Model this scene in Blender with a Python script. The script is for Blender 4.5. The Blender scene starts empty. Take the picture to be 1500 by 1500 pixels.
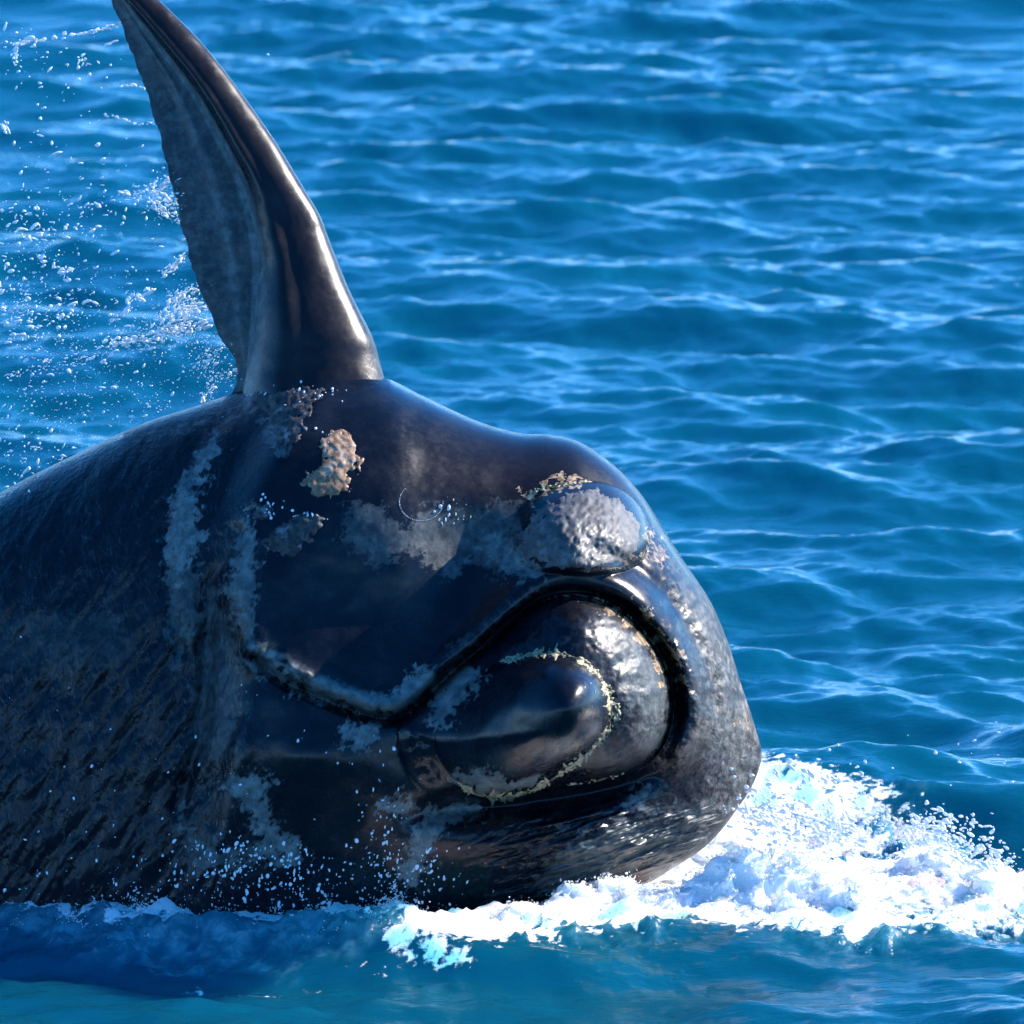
import bpy, math
import numpy as np
from mathutils import Vector

rng = np.random.default_rng(7)
scene = bpy.context.scene
col = scene.collection

# ------------------------------------------------------------------ camera
PITCH = math.radians(10.17)
CAM = np.array([0.0, -30.0, 7.4])
FPX = 9330.0                                  # focal length in photo pixels (1500 wide)
cam_d = bpy.data.cameras.new('camera')
cam = bpy.data.objects.new('camera', cam_d)
col.objects.link(cam)
cam.location = CAM
cam.rotation_euler = (math.pi / 2 - PITCH, 0, 0)
cam_d.sensor_width = 36
cam_d.lens = 36 * FPX / 1500.0
cam_d.clip_start = 0.5
cam_d.clip_end = 20000
cam_d.dof.use_dof = True
cam_d.dof.focus_distance = 30.8
cam_d.dof.aperture_fstop = 3.8
scene.camera = cam

# ------------------------------------------------------------------ light
SUN = np.array([0.80, 0.35, 0.52])
SUN = SUN / np.linalg.norm(SUN)
elev = math.asin(SUN[2])
azim = math.atan2(SUN[0], SUN[1])             # clockwise from +Y
world = bpy.data.worlds.new('World')
scene.world = world
world.use_nodes = True
wn = world.node_tree
wn.nodes.clear()
sky = wn.nodes.new('ShaderNodeTexSky')
sky.sky_type = 'NISHITA'
sky.sun_disc = False
sky.sun_elevation = elev
sky.sun_rotation = azim
sky.altitude = 0
sky.air_density = 0.62
sky.dust_density = 0.0
sky.ozone_density = 5.0
hsv = wn.nodes.new('ShaderNodeHueSaturation')
hsv.inputs['Saturation'].default_value = 1.25
bg = wn.nodes.new('ShaderNodeBackground')
bg.inputs['Strength'].default_value = 0.15
wo = wn.nodes.new('ShaderNodeOutputWorld')
wn.links.new(sky.outputs[0], hsv.inputs['Color'])
wn.links.new(hsv.outputs[0], bg.inputs['Color'])
wn.links.new(bg.outputs[0], wo.inputs['Surface'])

sun_d = bpy.data.lights.new('sun', 'SUN')
sun_d.energy = 3.7
sun_d.angle = math.radians(0.5)
sun_d.color = (1.0, 0.93, 0.84)
sun = bpy.data.objects.new('sun', sun_d)
col.objects.link(sun)
sun.rotation_euler = Vector(SUN).to_track_quat('Z', 'Y').to_euler()
sun.location = (20, 0, 20)

vs = scene.view_settings
vs.view_transform = 'Standard'
vs.look = 'None'
vs.exposure = 1.68
vs.gamma = 1.0
vs.use_curve_mapping = False
scene.cycles.use_denoising = True
scene.cycles.use_adaptive_sampling = True
scene.cycles.adaptive_threshold = 0.03
scene.cycles.adaptive_min_samples = 16
scene.cycles.max_bounces = 4
scene.cycles.diffuse_bounces = 2
scene.cycles.glossy_bounces = 2
scene.cycles.transmission_bounces = 3
scene.cycles.sample_clamp_indirect = 6.0

# ------------------------------------------------------------------ helpers
RX = np.array([1.0, 0, 0])
UP = np.array([0, math.sin(PITCH), math.cos(PITCH)])
FW = np.array([0, math.cos(PITCH), -math.sin(PITCH)])
ZC = 31.53                                    # the whale's middle plane, metres from the lens
PPM = FPX / ZC                                # photo pixels per metre there


def P(u, v, d):
    """photo-scaled whale coordinates (d = toward the viewer) to world metres"""
    u = np.asarray(u, float); v = np.asarray(v, float); d = np.asarray(d, float)
    z = ZC - d / PPM
    r = FW + ((u - 750) / FPX)[..., None] * RX + ((750 - v) / FPX)[..., None] * UP
    return CAM + r * z[..., None]


def ground(u, v, h=0.0):
    """where the sight line through (u, v) meets the level z = h"""
    u = np.asarray(u, float); v = np.asarray(v, float)
    r = FW + ((u - 750) / FPX)[..., None] * RX + ((750 - v) / FPX)[..., None] * UP
    t = (h - CAM[2]) / r[..., 2]
    return CAM + r * t[..., None]


def link_mesh(name, verts, faces, mat, parent=None, smooth=True):
    verts = np.asarray(verts, np.float32).reshape(-1, 3)
    faces = np.asarray(faces, np.int32)
    n = faces.shape[1]
    me = bpy.data.meshes.new(name)
    me.vertices.add(len(verts))
    me.vertices.foreach_set('co', verts.ravel())
    me.loops.add(faces.size)
    me.loops.foreach_set('vertex_index', faces.ravel())
    me.polygons.add(len(faces))
    me.polygons.foreach_set('loop_start', np.arange(0, faces.size, n, dtype=np.int32))
    me.polygons.foreach_set('loop_total', np.full(len(faces), n, np.int32))
    me.polygons.foreach_set('use_smooth', np.full(len(faces), smooth))
    me.update(calc_edges=True)
    me.validate()
    if mat: me.materials.append(mat)
    o = bpy.data.objects.new(name, me)
    col.objects.link(o)
    if parent: o.parent = parent
    return o


def attr(o, name, vals):
    a = o.data.attributes.new(name, 'FLOAT', 'POINT')
    a.data.foreach_set('value', np.asarray(vals, np.float32).ravel())


def grid_faces(nr, nc, wrap=False):
    i = np.arange(nr - 1)[:, None]
    j = np.arange(nc if wrap else nc - 1)[None, :]
    j2 = (j + 1) % nc
    a = i * nc + j; b = i * nc + j2; c = (i + 1) * nc + j2; d = (i + 1) * nc + j
    return np.stack([a, b, c, d], -1).reshape(-1, 4)


def smoothstep(a, b, x):
    t = np.clip((x - a) / (b - a), 0, 1)
    return t * t * (3 - 2 * t)


_fields = {}
def field(seed, beta=1.7, n=512, lo=4):
    """periodic fractal noise tile, mean 0, std 1"""
    key = (seed, beta, n, lo)
    if key in _fields: return _fields[key]
    r = np.random.default_rng(seed)
    f = np.fft.fft2(r.normal(size=(n, n)))
    k = np.hypot(np.fft.fftfreq(n)[:, None], np.fft.fftfreq(n)[None, :]) * n
    amp = np.where(k > 0, 1 / np.maximum(k, lo) ** beta, 0)
    amp[k < lo * 0.5] = 0
    t = np.fft.ifft2(f * amp).real
    t = ((t - t.mean()) / t.std()).astype(np.float32)
    _fields[key] = t
    return t


def sample(t, x, y):
    """bilinear periodic lookup, x and y in tiles"""
    n, m = t.shape
    x = (x % 1.0) * m; y = (y % 1.0) * n
    i = np.floor(x).astype(int); j = np.floor(y).astype(int)
    fx = x - i; fy = y - j
    i0 = i % m; i1 = (i + 1) % m; j0 = j % n; j1 = (j + 1) % n
    return (t[j0, i0] * (1 - fx) + t[j0, i1] * fx) * (1 - fy) + (t[j1, i0] * (1 - fx) + t[j1, i1] * fx) * fy


def nz(u, v, size, seed, beta=1.7, lo=4):
    """noise whose broadest features are about `size` across"""
    s = 1.0 / (size * lo)
    return sample(field(seed, beta, 512, lo), u * s, v * s)


def dist_line(u, v, pts):
    pts = np.asarray(pts, float)
    best = np.full(u.shape, 1e9)
    for a, b in zip(pts[:-1], pts[1:]):
        ab = b - a
        t = np.clip(((u - a[0]) * ab[0] + (v - a[1]) * ab[1]) / (ab @ ab + 1e-9), 0, 1)
        best = np.minimum(best, np.hypot(u - a[0] - t * ab[0], v - a[1] - t * ab[1]))
    return best


def spline(pts, n=8):
    """Catmull-Rom through the points"""
    p = np.asarray(pts, float)
    q = np.vstack([2 * p[0] - p[1], p, 2 * p[-1] - p[-2]])
    out = []
    for i in range(1, len(q) - 2):
        t = np.linspace(0, 1, n, endpoint=False)[:, None]
        a, b, c, d = q[i - 1], q[i], q[i + 1], q[i + 2]
        out.append(0.5 * (2 * b + (c - a) * t + (2 * a - 5 * b + 4 * c - d) * t ** 2 + (3 * b - a - 3 * c + d) * t ** 3))
    out.append(p[-1:])
    return np.vstack(out)


def sdf_poly(u, v, pts):
    """positive inside"""
    pts = np.asarray(pts, float)
    d = dist_line(u, v, np.vstack([pts, pts[:1]]))
    ins = np.zeros(u.shape, bool)
    n = len(pts)
    for i in range(n):
        x0, y0 = pts[i]; x1, y1 = pts[(i + 1) % n]
        c = ((y0 > v) != (y1 > v)) & (u < (x1 - x0) * (v - y0) / (y1 - y0 + 1e-12) + x0)
        ins ^= c
    return np.where(ins, d, -d)


def closed(pts, n=5):
    p = np.asarray(pts, float)
    q = np.vstack([p[-2:], p, p[:2]])
    s = spline(q, n)
    return s[2 * n: 2 * n + len(p) * n]


def z4(pts, ox, oy, k):
    return [(ox + x / k, oy + y / k) for x, y in pts]


# ------------------------------------------------------------------ materials
class Mat:
    def __init__(self, name):
        self.m = bpy.data.materials.new(name)
        self.m.use_nodes = True
        self.t = self.m.node_tree
        self.t.nodes.clear()
        self.out = self.n('ShaderNodeOutputMaterial')
        self.b = self.n('ShaderNodeBsdfPrincipled')
        self.l(self.b.outputs[0], self.out.inputs['Surface'])

    def n(self, k, **kw):
        x = self.t.nodes.new(k)
        for a, b in kw.items(): setattr(x, a, b)
        return x

    def l(self, a, b): self.t.links.new(a, b)

    def put(self, sock, val):
        if hasattr(val, 'is_output'): self.l(val, sock)
        elif isinstance(val, (tuple, list)):
            sock.default_value = (*val, 1.0) if len(val) == 3 and len(sock.default_value) == 4 else val
        else: sock.default_value = val

    def at(self, name):
        return self.n('ShaderNodeAttribute', attribute_name=name).outputs['Fac']

    def coord(self, scale=(1, 1, 1), rot=(0, 0, 0)):
        tc = self.n('ShaderNodeTexCoord'); mp = self.n('ShaderNodeMapping')
        self.l(tc.outputs['Object'], mp.inputs[0])
        mp.inputs['Scale'].default_value = scale; mp.inputs['Rotation'].default_value = rot
        return mp.outputs[0]

    def noise(self, scale, detail=4, rough=0.55, vec=None, dist=0.0):
        x = self.n('ShaderNodeTexNoise')
        x.inputs['Scale'].default_value = scale; x.inputs['Detail'].default_value = detail
        x.inputs['Roughness'].default_value = rough; x.inputs['Distortion'].default_value = dist
        self.l(vec if vec is not None else self.coord(), x.inputs['Vector'])
        return x.outputs['Fac']

    def vor(self, scale, vec=None, feature='F1'):
        x = self.n('ShaderNodeTexVoronoi', feature=feature)
        x.inputs['Scale'].default_value = scale
        self.l(vec if vec is not None else self.coord(), x.inputs['Vector'])
        return x.outputs['Distance']

    def ramp(self, fac, a, b, c0=0.0, c1=1.0):
        x = self.n('ShaderNodeMapRange', interpolation_type='SMOOTHSTEP')
        for k, w in (('From Min', a), ('From Max', b), ('To Min', c0), ('To Max', c1)): x.inputs[k].default_value = w
        self.put(x.inputs['Value'], fac)
        return x.outputs[0]

    def math(self, op, a, b=0.0, c=0.0):
        x = self.n('ShaderNodeMath', operation=op)
        self.put(x.inputs[0], a); self.put(x.inputs[1], b); self.put(x.inputs[2], c)
        return x.outputs[0]

    def mix(self, f, a, b):
        x = self.n('ShaderNodeMix', data_type='RGBA')
        self.put(x.inputs[0], f); self.put(x.inputs[6], a); self.put(x.inputs[7], b)
        return x.outputs[2]

    def bump(self, h, strength, dist, normal=None):
        x = self.n('ShaderNodeBump')
        self.put(x.inputs['Strength'], strength); x.inputs['Distance'].default_value = dist
        self.l(h, x.inputs['Height'])
        if normal is not None: self.l(normal, x.inputs['Normal'])
        return x.outputs[0]

    def set(self, **kw):
        for k, v in kw.items(): self.put(self.b.inputs[k.replace('_', ' ')], v)


def sea_material():
    m = Mat('sea_water')
    foam = m.at('foam'); aer = m.at('aerated')
    fn = m.noise(24, 5, 0.75)
    cells = m.vor(22)
    mask = m.ramp(m.math('ADD', foam, m.math('MULTIPLY', m.math('SUBTRACT', fn, 0.5), 1.1)), 0.42, 0.66)
    lace = m.math('MULTIPLY', mask, m.ramp(cells, 0.0, 0.35, 0.55, 1.0))
    deep = m.mix(m.noise(0.35, 1), (0.0012, 0.058, 0.108), (0.0012, 0.076, 0.118))
    teal = m.mix(m.ramp(m.noise(9, 3, 0.65, dist=0.6), 0.35, 0.7), (0.004, 0.105, 0.15), (0.10, 0.28, 0.33))
    body = m.mix(aer, deep, teal)
    colr = m.mix(lace, body, (0.82, 0.84, 0.85))
    wind = m.coord((1.0, 2.4, 1.0), (0, 0, 0.25))
    r1 = m.noise(3.8, 3, 0.5, wind, 0.3)
    r2 = m.noise(17.0, 2, 0.5, wind, 0.2)
    b1 = m.bump(r1, 0.30, 0.03)
    b2 = m.bump(r2, 0.5, 0.009, b1)
    b3 = m.bump(m.math('MULTIPLY', m.noise(26, 4, 0.7), m.math('MAXIMUM', mask, aer)), 0.8, 0.025, b2)
    m.set(Base_Color=colr, Roughness=m.math('MULTIPLY_ADD', lace, 0.55, 0.15), IOR=1.333, Normal=b3)
    m.b.subsurface_method = 'BURLEY'
    m.set(Subsurface_Weight=0.85, Subsurface_Radius=(0.25, 0.9, 1.0), Subsurface_Scale=1.0)
    return m.m


def skin_material():
    m = Mat('whale_skin')
    pale = m.at('pale'); tan = m.at('tan'); wr = m.at('wrinkle'); crust = m.at('crust'); brown = m.at('brown')
    fine = m.noise(30, 4, 0.7)
    mott = m.noise(7, 3, 0.6)
    streak = m.noise(9, 3, 0.65, m.coord((4.5, 2.0, 1.0), (0, 0.5, 0)))
    pm = m.ramp(m.math('ADD', pale, m.math('MULTIPLY', m.math('SUBTRACT', fine, 0.5), 0.42)), 0.2, 0.9)
    base = m.mix(m.ramp(mott, 0.4, 0.75), (0.003, 0.004, 0.0075), (0.008, 0.0085, 0.013))
    base = m.mix(brown, base, (0.010, 0.0075, 0.009))
    base = m.mix(m.math('MULTIPLY', wr, m.ramp(streak, 0.58, 0.8, 0.0, 0.6)), base, (0.055, 0.072, 0.095))
    scr = m.noise(26, 3, 0.6, m.coord((1.0, 0.6, 5.0), (0, 0.75, 0)), 0.4)
    base = m.mix(m.ramp(scr, 0.62, 0.80, 0.0, 0.4), base, (0.030, 0.034, 0.042))
    pcol = m.mix(m.ramp(m.noise(16, 5, 0.7), 0.35, 0.7), (0.060, 0.075, 0.078), (0.17, 0.20, 0.195))
    c = m.mix(pm, base, pcol)
    tm = m.ramp(m.math('ADD', tan, m.math('MULTIPLY', m.math('SUBTRACT', m.noise(22, 5, 0.7), 0.5), 0.9)), 0.45, 0.75)
    c = m.mix(tm, c, m.mix(m.ramp(m.noise(40, 4), 0.4, 0.65), (0.20, 0.11, 0.055), (0.42, 0.34, 0.22)))
    cm = m.math('MULTIPLY', crust, m.ramp(m.noise(19, 5, 0.75), 0.44, 0.75, 0.0, 0.7))
    c = m.mix(cm, c, (0.27, 0.26, 0.245))
    # relief
    wvec = m.coord((1.7, 1.0, 0.8), (0, 0.5, 0))
    w1 = m.noise(24, 3, 0.55, wvec, 0.6)
    b1 = m.bump(w1, m.math('MULTIPLY_ADD', wr, 0.65, 0.004), 0.016)
    b2 = m.bump(fine, m.math('MULTIPLY_ADD', pm, 0.10, 0.035), 0.008, b1)
    b3 = m.bump(m.noise(60, 3, 0.6), m.math('MULTIPLY_ADD', crust, 0.35, 0.01), 0.008, b2)
    rough = m.ramp(mott, 0.3, 0.7, 0.19, 0.27)
    rough = m.math('ADD', rough, m.ramp(fine, 0.42, 0.70, 0.0, 0.08))
    rough = m.math('ADD', m.math('ADD', rough, m.math('MULTIPLY', pm, 0.25)), m.math('ADD', m.math('MULTIPLY_ADD', wr, 0.06, m.math('MULTIPLY', brown, 0.06)), m.math('MULTIPLY', crust, 0.22)))
    m.set(Base_Color=c, Roughness=rough, IOR=1.40, Specular_IOR_Level=0.36, Normal=b3)
    return m.m


def crust_material(name, c0, c1, c2, scale=28, rg=0.6):
    m = Mat(name)
    n1 = m.noise(scale, 6, 0.72)
    v = m.vor(scale * 1.6)
    c = m.mix(m.ramp(n1, 0.38, 0.66), c0, c1)
    c = m.mix(m.ramp(m.noise(scale * 0.5, 4, 0.6), 0.52, 0.72), c, c2)
    b = m.bump(n1, 0.28, 0.012)
    b = m.bump(v, 0.15, 0.006, b)
    m.set(Base_Color=c, Roughness=rg, IOR=1.4, Normal=b)
    m.set(Coat_Weight=0.12, Coat_Roughness=0.3)
    return m.m


def foam_material():
    m = Mat('white_water_foam')
    n1 = m.noise(45, 6, 0.75)
    thin = m.at('thin')
    t = m.ramp(m.math('ADD', thin, m.math('MULTIPLY', m.math('SUBTRACT', m.noise(30, 6, 0.75), 0.5), 1.7)), 0.42, 0.74)
    c = m.mix(t, (0.86, 0.87, 0.87), (0.015, 0.15, 0.22))
    b = m.bump(n1, 0.5, 0.02)
    m.set(Base_Color=c, Roughness=m.math('MULTIPLY_ADD', t, -0.35, 0.6), IOR=1.33, Normal=b)
    m.b.subsurface_method = 'BURLEY'
    m.set(Subsurface_Weight=0.7, Subsurface_Radius=(0.9, 1.0, 1.0), Subsurface_Scale=0.08)
    return m.m


def drop_material():
    m = Mat('water_droplet')
    m.set(Base_Color=(0.88, 0.90, 0.92), Roughness=0.08, IOR=1.333, Transmission_Weight=0.15)
    return m.m


SEA_M, SKIN_M, FOAM_M, DROP_M = sea_material(), skin_material(), foam_material(), drop_material()
TAN_M = crust_material('callosity_tan', (0.15, 0.075, 0.04), (0.34, 0.20, 0.11), (0.44, 0.33, 0.24))
GREY_M = crust_material('callosity_grey', (0.050, 0.048, 0.047), (0.145, 0.14, 0.135), (0.025, 0.024, 0.024), 18)
DARK_M = crust_material('callosity_dark', (0.012, 0.011, 0.012), (0.07, 0.062, 0.06), (0.20, 0.20, 0.20))
YELLOW_M = crust_material('lice_crust', (0.20, 0.17, 0.09), (0.55, 0.50, 0.33), (0.40, 0.34, 0.20), 40)

# ------------------------------------------------------------------ the whale's body surface
KEYS = [  # top outline point, bottom outline point
    (-1000, 1440, -1000, 1462), (-960, 1385, -970, 1500), (-800, 1220, -800, 1560), (-500, 975, -540, 1600),
    (-250, 833, -280, 1610), (-60, 752, -80, 1606), (60, 690, 60, 1598), (200, 624, 220, 1575), (280, 597, 320, 1552), (340, 577, 400, 1530),
    (400, 556, 470, 1508), (480, 548, 540, 1480), (560, 553, 620, 1450), (620, 580, 680, 1424), (700, 617, 750, 1394),
    (760, 634, 790, 1375), (805, 637, 825, 1360), (850, 648, 860, 1342), (900, 682, 900, 1320), (940, 725, 938, 1300),
    (972, 775, 965, 1285), (1002, 822, 992, 1268), (1040, 880, 1026, 1246), (1066, 940, 1055, 1218), (1085, 1000, 1078, 1188),
    (1100, 1045, 1096, 1162), (1110, 1078, 1107, 1140), (1115, 1097, 1113, 1122), (1116, 1107, 1116, 1111)]
K = spline(KEYS, 40)
seg = np.maximum(np.hypot(*(K[1:, :2] - K[:-1, :2]).T), np.hypot(*(K[1:, 2:] - K[:-1, 2:]).T))
seg = seg * np.where(0.5 * (K[1:, 0] + K[:-1, 0]) < -60, 0.22, 1.0)
cum = np.concatenate([[0], np.cumsum(seg)])
NS = 700
sv = np.linspace(0, cum[-1], NS)
K = np.stack([np.interp(sv, cum, K[:, i]) for i in range(4)], -1)
NF, NB = 520, 70
th = np.concatenate([np.linspace(0, math.pi, NF, endpoint=False), np.linspace(math.pi, 2 * math.pi, NB, endpoint=False)])
NT = len(th)
ct, st = np.cos(th)[None], np.sin(th)[None]
half = 0.5 * np.hypot(K[:, 0] - K[:, 2], K[:, 1] - K[:, 3])
W = (0.74 * half)[:, None]
mu = 0.5 * (K[:, 0] + K[:, 2])[:, None]; mv = 0.5 * (K[:, 1] + K[:, 3])[:, None]
U = mu + 0.5 * (K[:, 0] - K[:, 2])[:, None] * ct
V = mv + 0.5 * (K[:, 1] - K[:, 3])[:, None] * ct
D0 = W * np.sign(st) * np.abs(st) ** 0.76

MOUTH = spline([(372, 962), (402, 990), (445, 1012), (505, 1036), (556, 1052), (592, 1046), (626, 1018), (662, 984), (705, 948), (750, 906),
                (790, 876), (835, 866), (880, 872), (920, 892), (955, 926), (982, 972), (994, 1022), (990, 1068), (972, 1104)], 6)
LOBE = closed([(585, 1060), (626, 1024), (662, 990), (705, 954), (752, 912), (792, 882), (835, 872), (878, 878), (915, 898), (948, 932),
               (974, 976), (986, 1022), (982, 1066), (962, 1106), (922, 1134), (860, 1152), (790, 1166), (715, 1174), (650, 1170), (606, 1145), (584, 1100)])
BULB = closed([(640, 1060), (672, 1010), (722, 976), (780, 960), (832, 962), (872, 984), (892, 1022), (890, 1062), (868, 1098), (826, 1130),
               (778, 1156), (730, 1166), (686, 1154), (654, 1126), (636, 1092)])
BUMP = closed([(742, 800), (758, 752), (800, 720), (852, 706), (902, 714), (938, 744), (952, 790), (930, 828), (880, 842), (820, 840), (770, 832)])
LIPU = spline([(640, 975), (700, 925), (755, 872), (800, 842), (850, 836), (898, 849), (942, 880), (980, 926), (1008, 977), (1020, 1030), (1010, 1078), (986, 1108)], 6)
LIPL = spline([(372, 948), (410, 968), (455, 992), (510, 1016), (560, 1032), (598, 1020), (628, 992)], 6)
UNDER = spline([(585, 1196), (640, 1186), (720, 1182), (800, 1172), (870, 1160), (930, 1142), (975, 1112)], 6)
CHEEK = spline([(470, 575), (420, 640), (378, 710), (356, 790), (348, 860), (368, 940)], 6)
NECK1 = spline([(345, 590), (300, 640), (262, 700), (244, 770), (246, 850), (262, 950)], 6)
NECK2 = spline([(345, 780), (318, 850), (305, 930), (300, 1010), (288, 1100), (262, 1180)], 6)
NECK3 = spline([(395, 960), (350, 1040), (320, 1120), (310, 1200)], 6)


def relief(u, v):
    g = lambda line, w: np.exp(-(dist_line(u, v, line) / w) ** 2)
    r = np.zeros(u.shape)
    # broad forms: scooped cheek, hollow beside the brow bump, neck set back behind the jaw's edge
    r -= 26 * np.exp(-(((u - 590) / 140) ** 2 + ((v - 880) / 85) ** 2))
    r -= 34 * np.exp(-(((u - 690) / 70) ** 2 + ((v - 800) / 60) ** 2))
    r += 20 * np.exp(-(((u - 470) / 75) ** 2 + ((v - 660) / 85) ** 2))
    cx = np.interp(v, [560, 640, 710, 790, 860, 940, 1050, 1180, 1300], [470, 418, 378, 356, 348, 366, 350, 320, 300])
    r -= 46 * smoothstep(20, -55, u - cx)
    r += 15 * g(CHEEK, 34)
    r -= 14 * g(NECK1, 13) + 18 * g(NECK2, 15) + 12 * g(NECK3, 18)
    r += 24 * np.exp(-(((u - 470) / 130) ** 2 + ((v - 1110) / 60) ** 2))
    # lower jaw lobe, and on it the bulb that juts out to the right
    s = sdf_poly(u, v, LOBE)
    prof = lambda x: np.sqrt(np.clip(1 - (1 - np.clip(x, 0, 1)) ** 2, 0, 1))
    r += 128 * prof(s / 95) * (0.25 + 0.75 * smoothstep(580, 880, u)) * (0.35 + 0.65 * smoothstep(1185, 1070, v))
    r += 54 * smoothstep(160, 6, np.abs(s)) * (s < 0) * smoothstep(620, 760, u) * smoothstep(1150, 1080, v)
    s2 = sdf_poly(u, v, BULB)
    r += 150 * prof(s2 / 88) * smoothstep(590, 850, u + 0.2 * (v - 1060))
    s3 = sdf_poly(u, v, BUMP)
    r += 84 * prof(s3 / 72) * smoothstep(715, 840, u + 0.3 * (790 - v))
    # lips and the line of the mouth
    r += 16 * g(LIPU, 19)
    r -= 26 * g(spline([(870, 800), (940, 838), (990, 890), (1030, 960), (1050, 1030)], 6) * 1.0, 12) * 0.5
    wav = 1 + 0.25 * nz(u, v, 90, 31, 2.2)
    r += 13 * g(LIPL, 16) * wav
    gw = np.interp(u, [360, 420, 620, 780, 900, 1000], [6, 7, 8, 5, 6, 8])
    r -= np.interp(u, [360, 450, 620, 800, 950], [26, 40, 58, 48, 80]) * np.exp(-(dist_line(u, v, MOUTH) / gw) ** 2) * (1 - 0.75 * smoothstep(1010, 1090, v) * (u > 800))
    r -= 66 * g(UNDER, 19) * smoothstep(570, 680, u) * (0.35 + 0.65 * smoothstep(970, 860, u))
    r += 46 * np.exp(-(((u - 850) / 170) ** 2 + ((v - 1240) / 42) ** 2))
    # chin folds, brushed along the jaw
    chin = smoothstep(1165, 1215, v) * smoothstep(640, 800, u)
    r += chin * 5 * nz((u * 0.95 + v * 0.30) * 0.22, v * 0.95 + u * 0.30, 16, 41, 1.9)
    # lumps and wrinkles
    left = smoothstep(420, 250, u)
    r += left * 2.2 * nz((u * 0.85 + v * 0.5) * 1.0, (v * 0.85 - u * 0.5) * 0.3, 34, 42, 2.3)
    r += 1.6 * nz(u, v, 140, 43, 2.8) + 0.05 * nz(u, v, 24, 44, 2.4)
    lob = smoothstep(0, 25, s) * smoothstep(5, -15, s2)
    r += lob * 1.3 * nz(u, v, 40, 45, 2.0)
    snout = smoothstep(930, 1020, u) * smoothstep(700, 800, v)
    r += snout * 1.6 * nz(u, v, 46, 46, 2.0)
    return r


# flipper: thick rounded leading edge, thin trailing blade set back from it
FR = np.array([(600, 650), (576, 590), (559, 540), (545, 492), (512, 425), (482, 350), (470, 318), (448, 280), (402, 205), (352, 134), (302, 70), (252, 18), (205, -22), (165, -42), (148, -46)], float)
FL = np.array([(320, 650), (336, 590), (348, 540), (322, 492), (286, 405), (268, 340), (262, 312), (250, 264), (228, 180), (205, 108), (184, 55), (170, 18), (158, -14), (148, -36), (146, -46)], float)
FM = np.array([(345, 650), (352, 590), (362, 540), (370, 480), (378, 400), (374, 345), (368, 318), (352, 262), (318, 196), (282, 134), (242, 82), (206, 36), (178, 0), (156, -30), (147, -46)], float)
FR, FL, FM = spline(FR, 16), spline(FL, 16), spline(FM, 16)
NFL = len(FR)
tb = np.linspace(0, 1, 70); tl = np.linspace(0, 1, 90)[1:]
rows_u, rows_v, rows_d, rows_p, rows_b = [], [], [], [], []
for i in range(NFL):
    q = i / (NFL - 1)
    width = np.hypot(*(FR[i] - FM[i]))
    th_l = 0.46 * width                       # depth of the leading roll
    bl = FL[i][None] * (1 - tb[:, None]) + FM[i][None] * tb[:, None]
    le = FM[i][None] * (1 - tl[:, None]) + FR[i][None] * tl[:, None]
    bd = 3 + 7 * tb + 4 * np.exp(-((tb - 0.62) / 0.10) ** 2) * smoothstep(0.15, 0.45, q) * smoothstep(0.9, 0.6, q)
    a = tl * math.pi
    ld = 10 + th_l * np.where(tl < 0.5, np.sin(a) ** 0.55, np.sin(a) ** 0.3) * (1 - 0.25 * smoothstep(0.2, 0.45, tl) + 0.25) - 10 * tl
    uu = np.concatenate([bl[:, 0], le[:, 0]]); vv = np.concatenate([bl[:, 1], le[:, 1]]); dd = np.concatenate([bd, ld])
    dd = dd * min(1, (1 - q) * 6 + 0.02)
    bk = -0.55 * np.concatenate([3 + 9 * np.sin(tb * math.pi / 2), 12 + th_l * np.sin(a) ** 0.7]) * min(1, (1 - q) * 6 + 0.02)
    dd[-1] = bk[-1] = 0
    ju = uu.copy(); ju[:10] += 1.0 * nz(np.full(10, 7.0), vv[:10], 40, 70, 1.6) * np.linspace(1, 0, 10)
    fr_u, bk_u = ju, ju[::-1][1:-1][::4]
    rows_u.append(np.concatenate([ju, bk_u])); rows_v.append(np.concatenate([vv, vv[::-1][1:-1][::4]]))
    rows_d.append(np.concatenate([dd, bk[::-1][1:-1][::4]]))
    band = np.concatenate([0.50 + 0.16 * np.exp(-((tb - 0.62) / 0.08) ** 2) + 0.5 * smoothstep(0.88, 0.97, tb), 0.9 * smoothstep(0.16, 0.03, tl)])
    rows_p.append(np.concatenate([band, np.zeros(len(bk_u))]))
    rows_b.append(np.concatenate([0 * tb, smoothstep(0.1, 0.3, tl), np.zeros(len(bk_u))]))
FU, FV, FD, FP, FB = map(np.array, (rows_u, rows_v, rows_d, rows_p, rows_b))
FD = FD + 0.9 * nz(FU, FV, 110, 71, 2.8) + 0.06 * nz(FU, FV, 20, 72, 2.2) - 1.0 * np.exp(-((FV - 540 + 0.0016 * (FU - 455) ** 2 + 0.10 * (FU - 455)) / 13) ** 2) - 0.8 * np.exp(-((FV - 508 + 0.0010 * (FU - 480) ** 2 - 0.12 * (FU - 455)) / 9) ** 2) * smoothstep(400, 470, FU) + 55 - 50 * smoothstep(560, -60, FV)


# front depth of the flipper's root, so that the shoulder can flow up into it
root = (FV[:, :159] > 500) & (FV[:, :159] < 655)
ru, rv, rd = FU[:, :159][root], FV[:, :159][root], FD[:, :159][root]
RU, RV = np.meshgrid(np.arange(300, 640, 4.0), np.arange(510, 660, 4.0))
RD = np.empty(RU.shape)
for q in range(RU.shape[0]):
    dd = (RU[q][:, None] - ru[None]) ** 2 + (RV[q][:, None] - rv[None]) ** 2
    wgt = np.exp(-dd / 50)
    RD[q] = (wgt * rd[None]).sum(1) / np.maximum(wgt.sum(1), 1e-12) - 0.25 * np.clip(dd.min(1) - 30, 0, 600)


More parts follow.
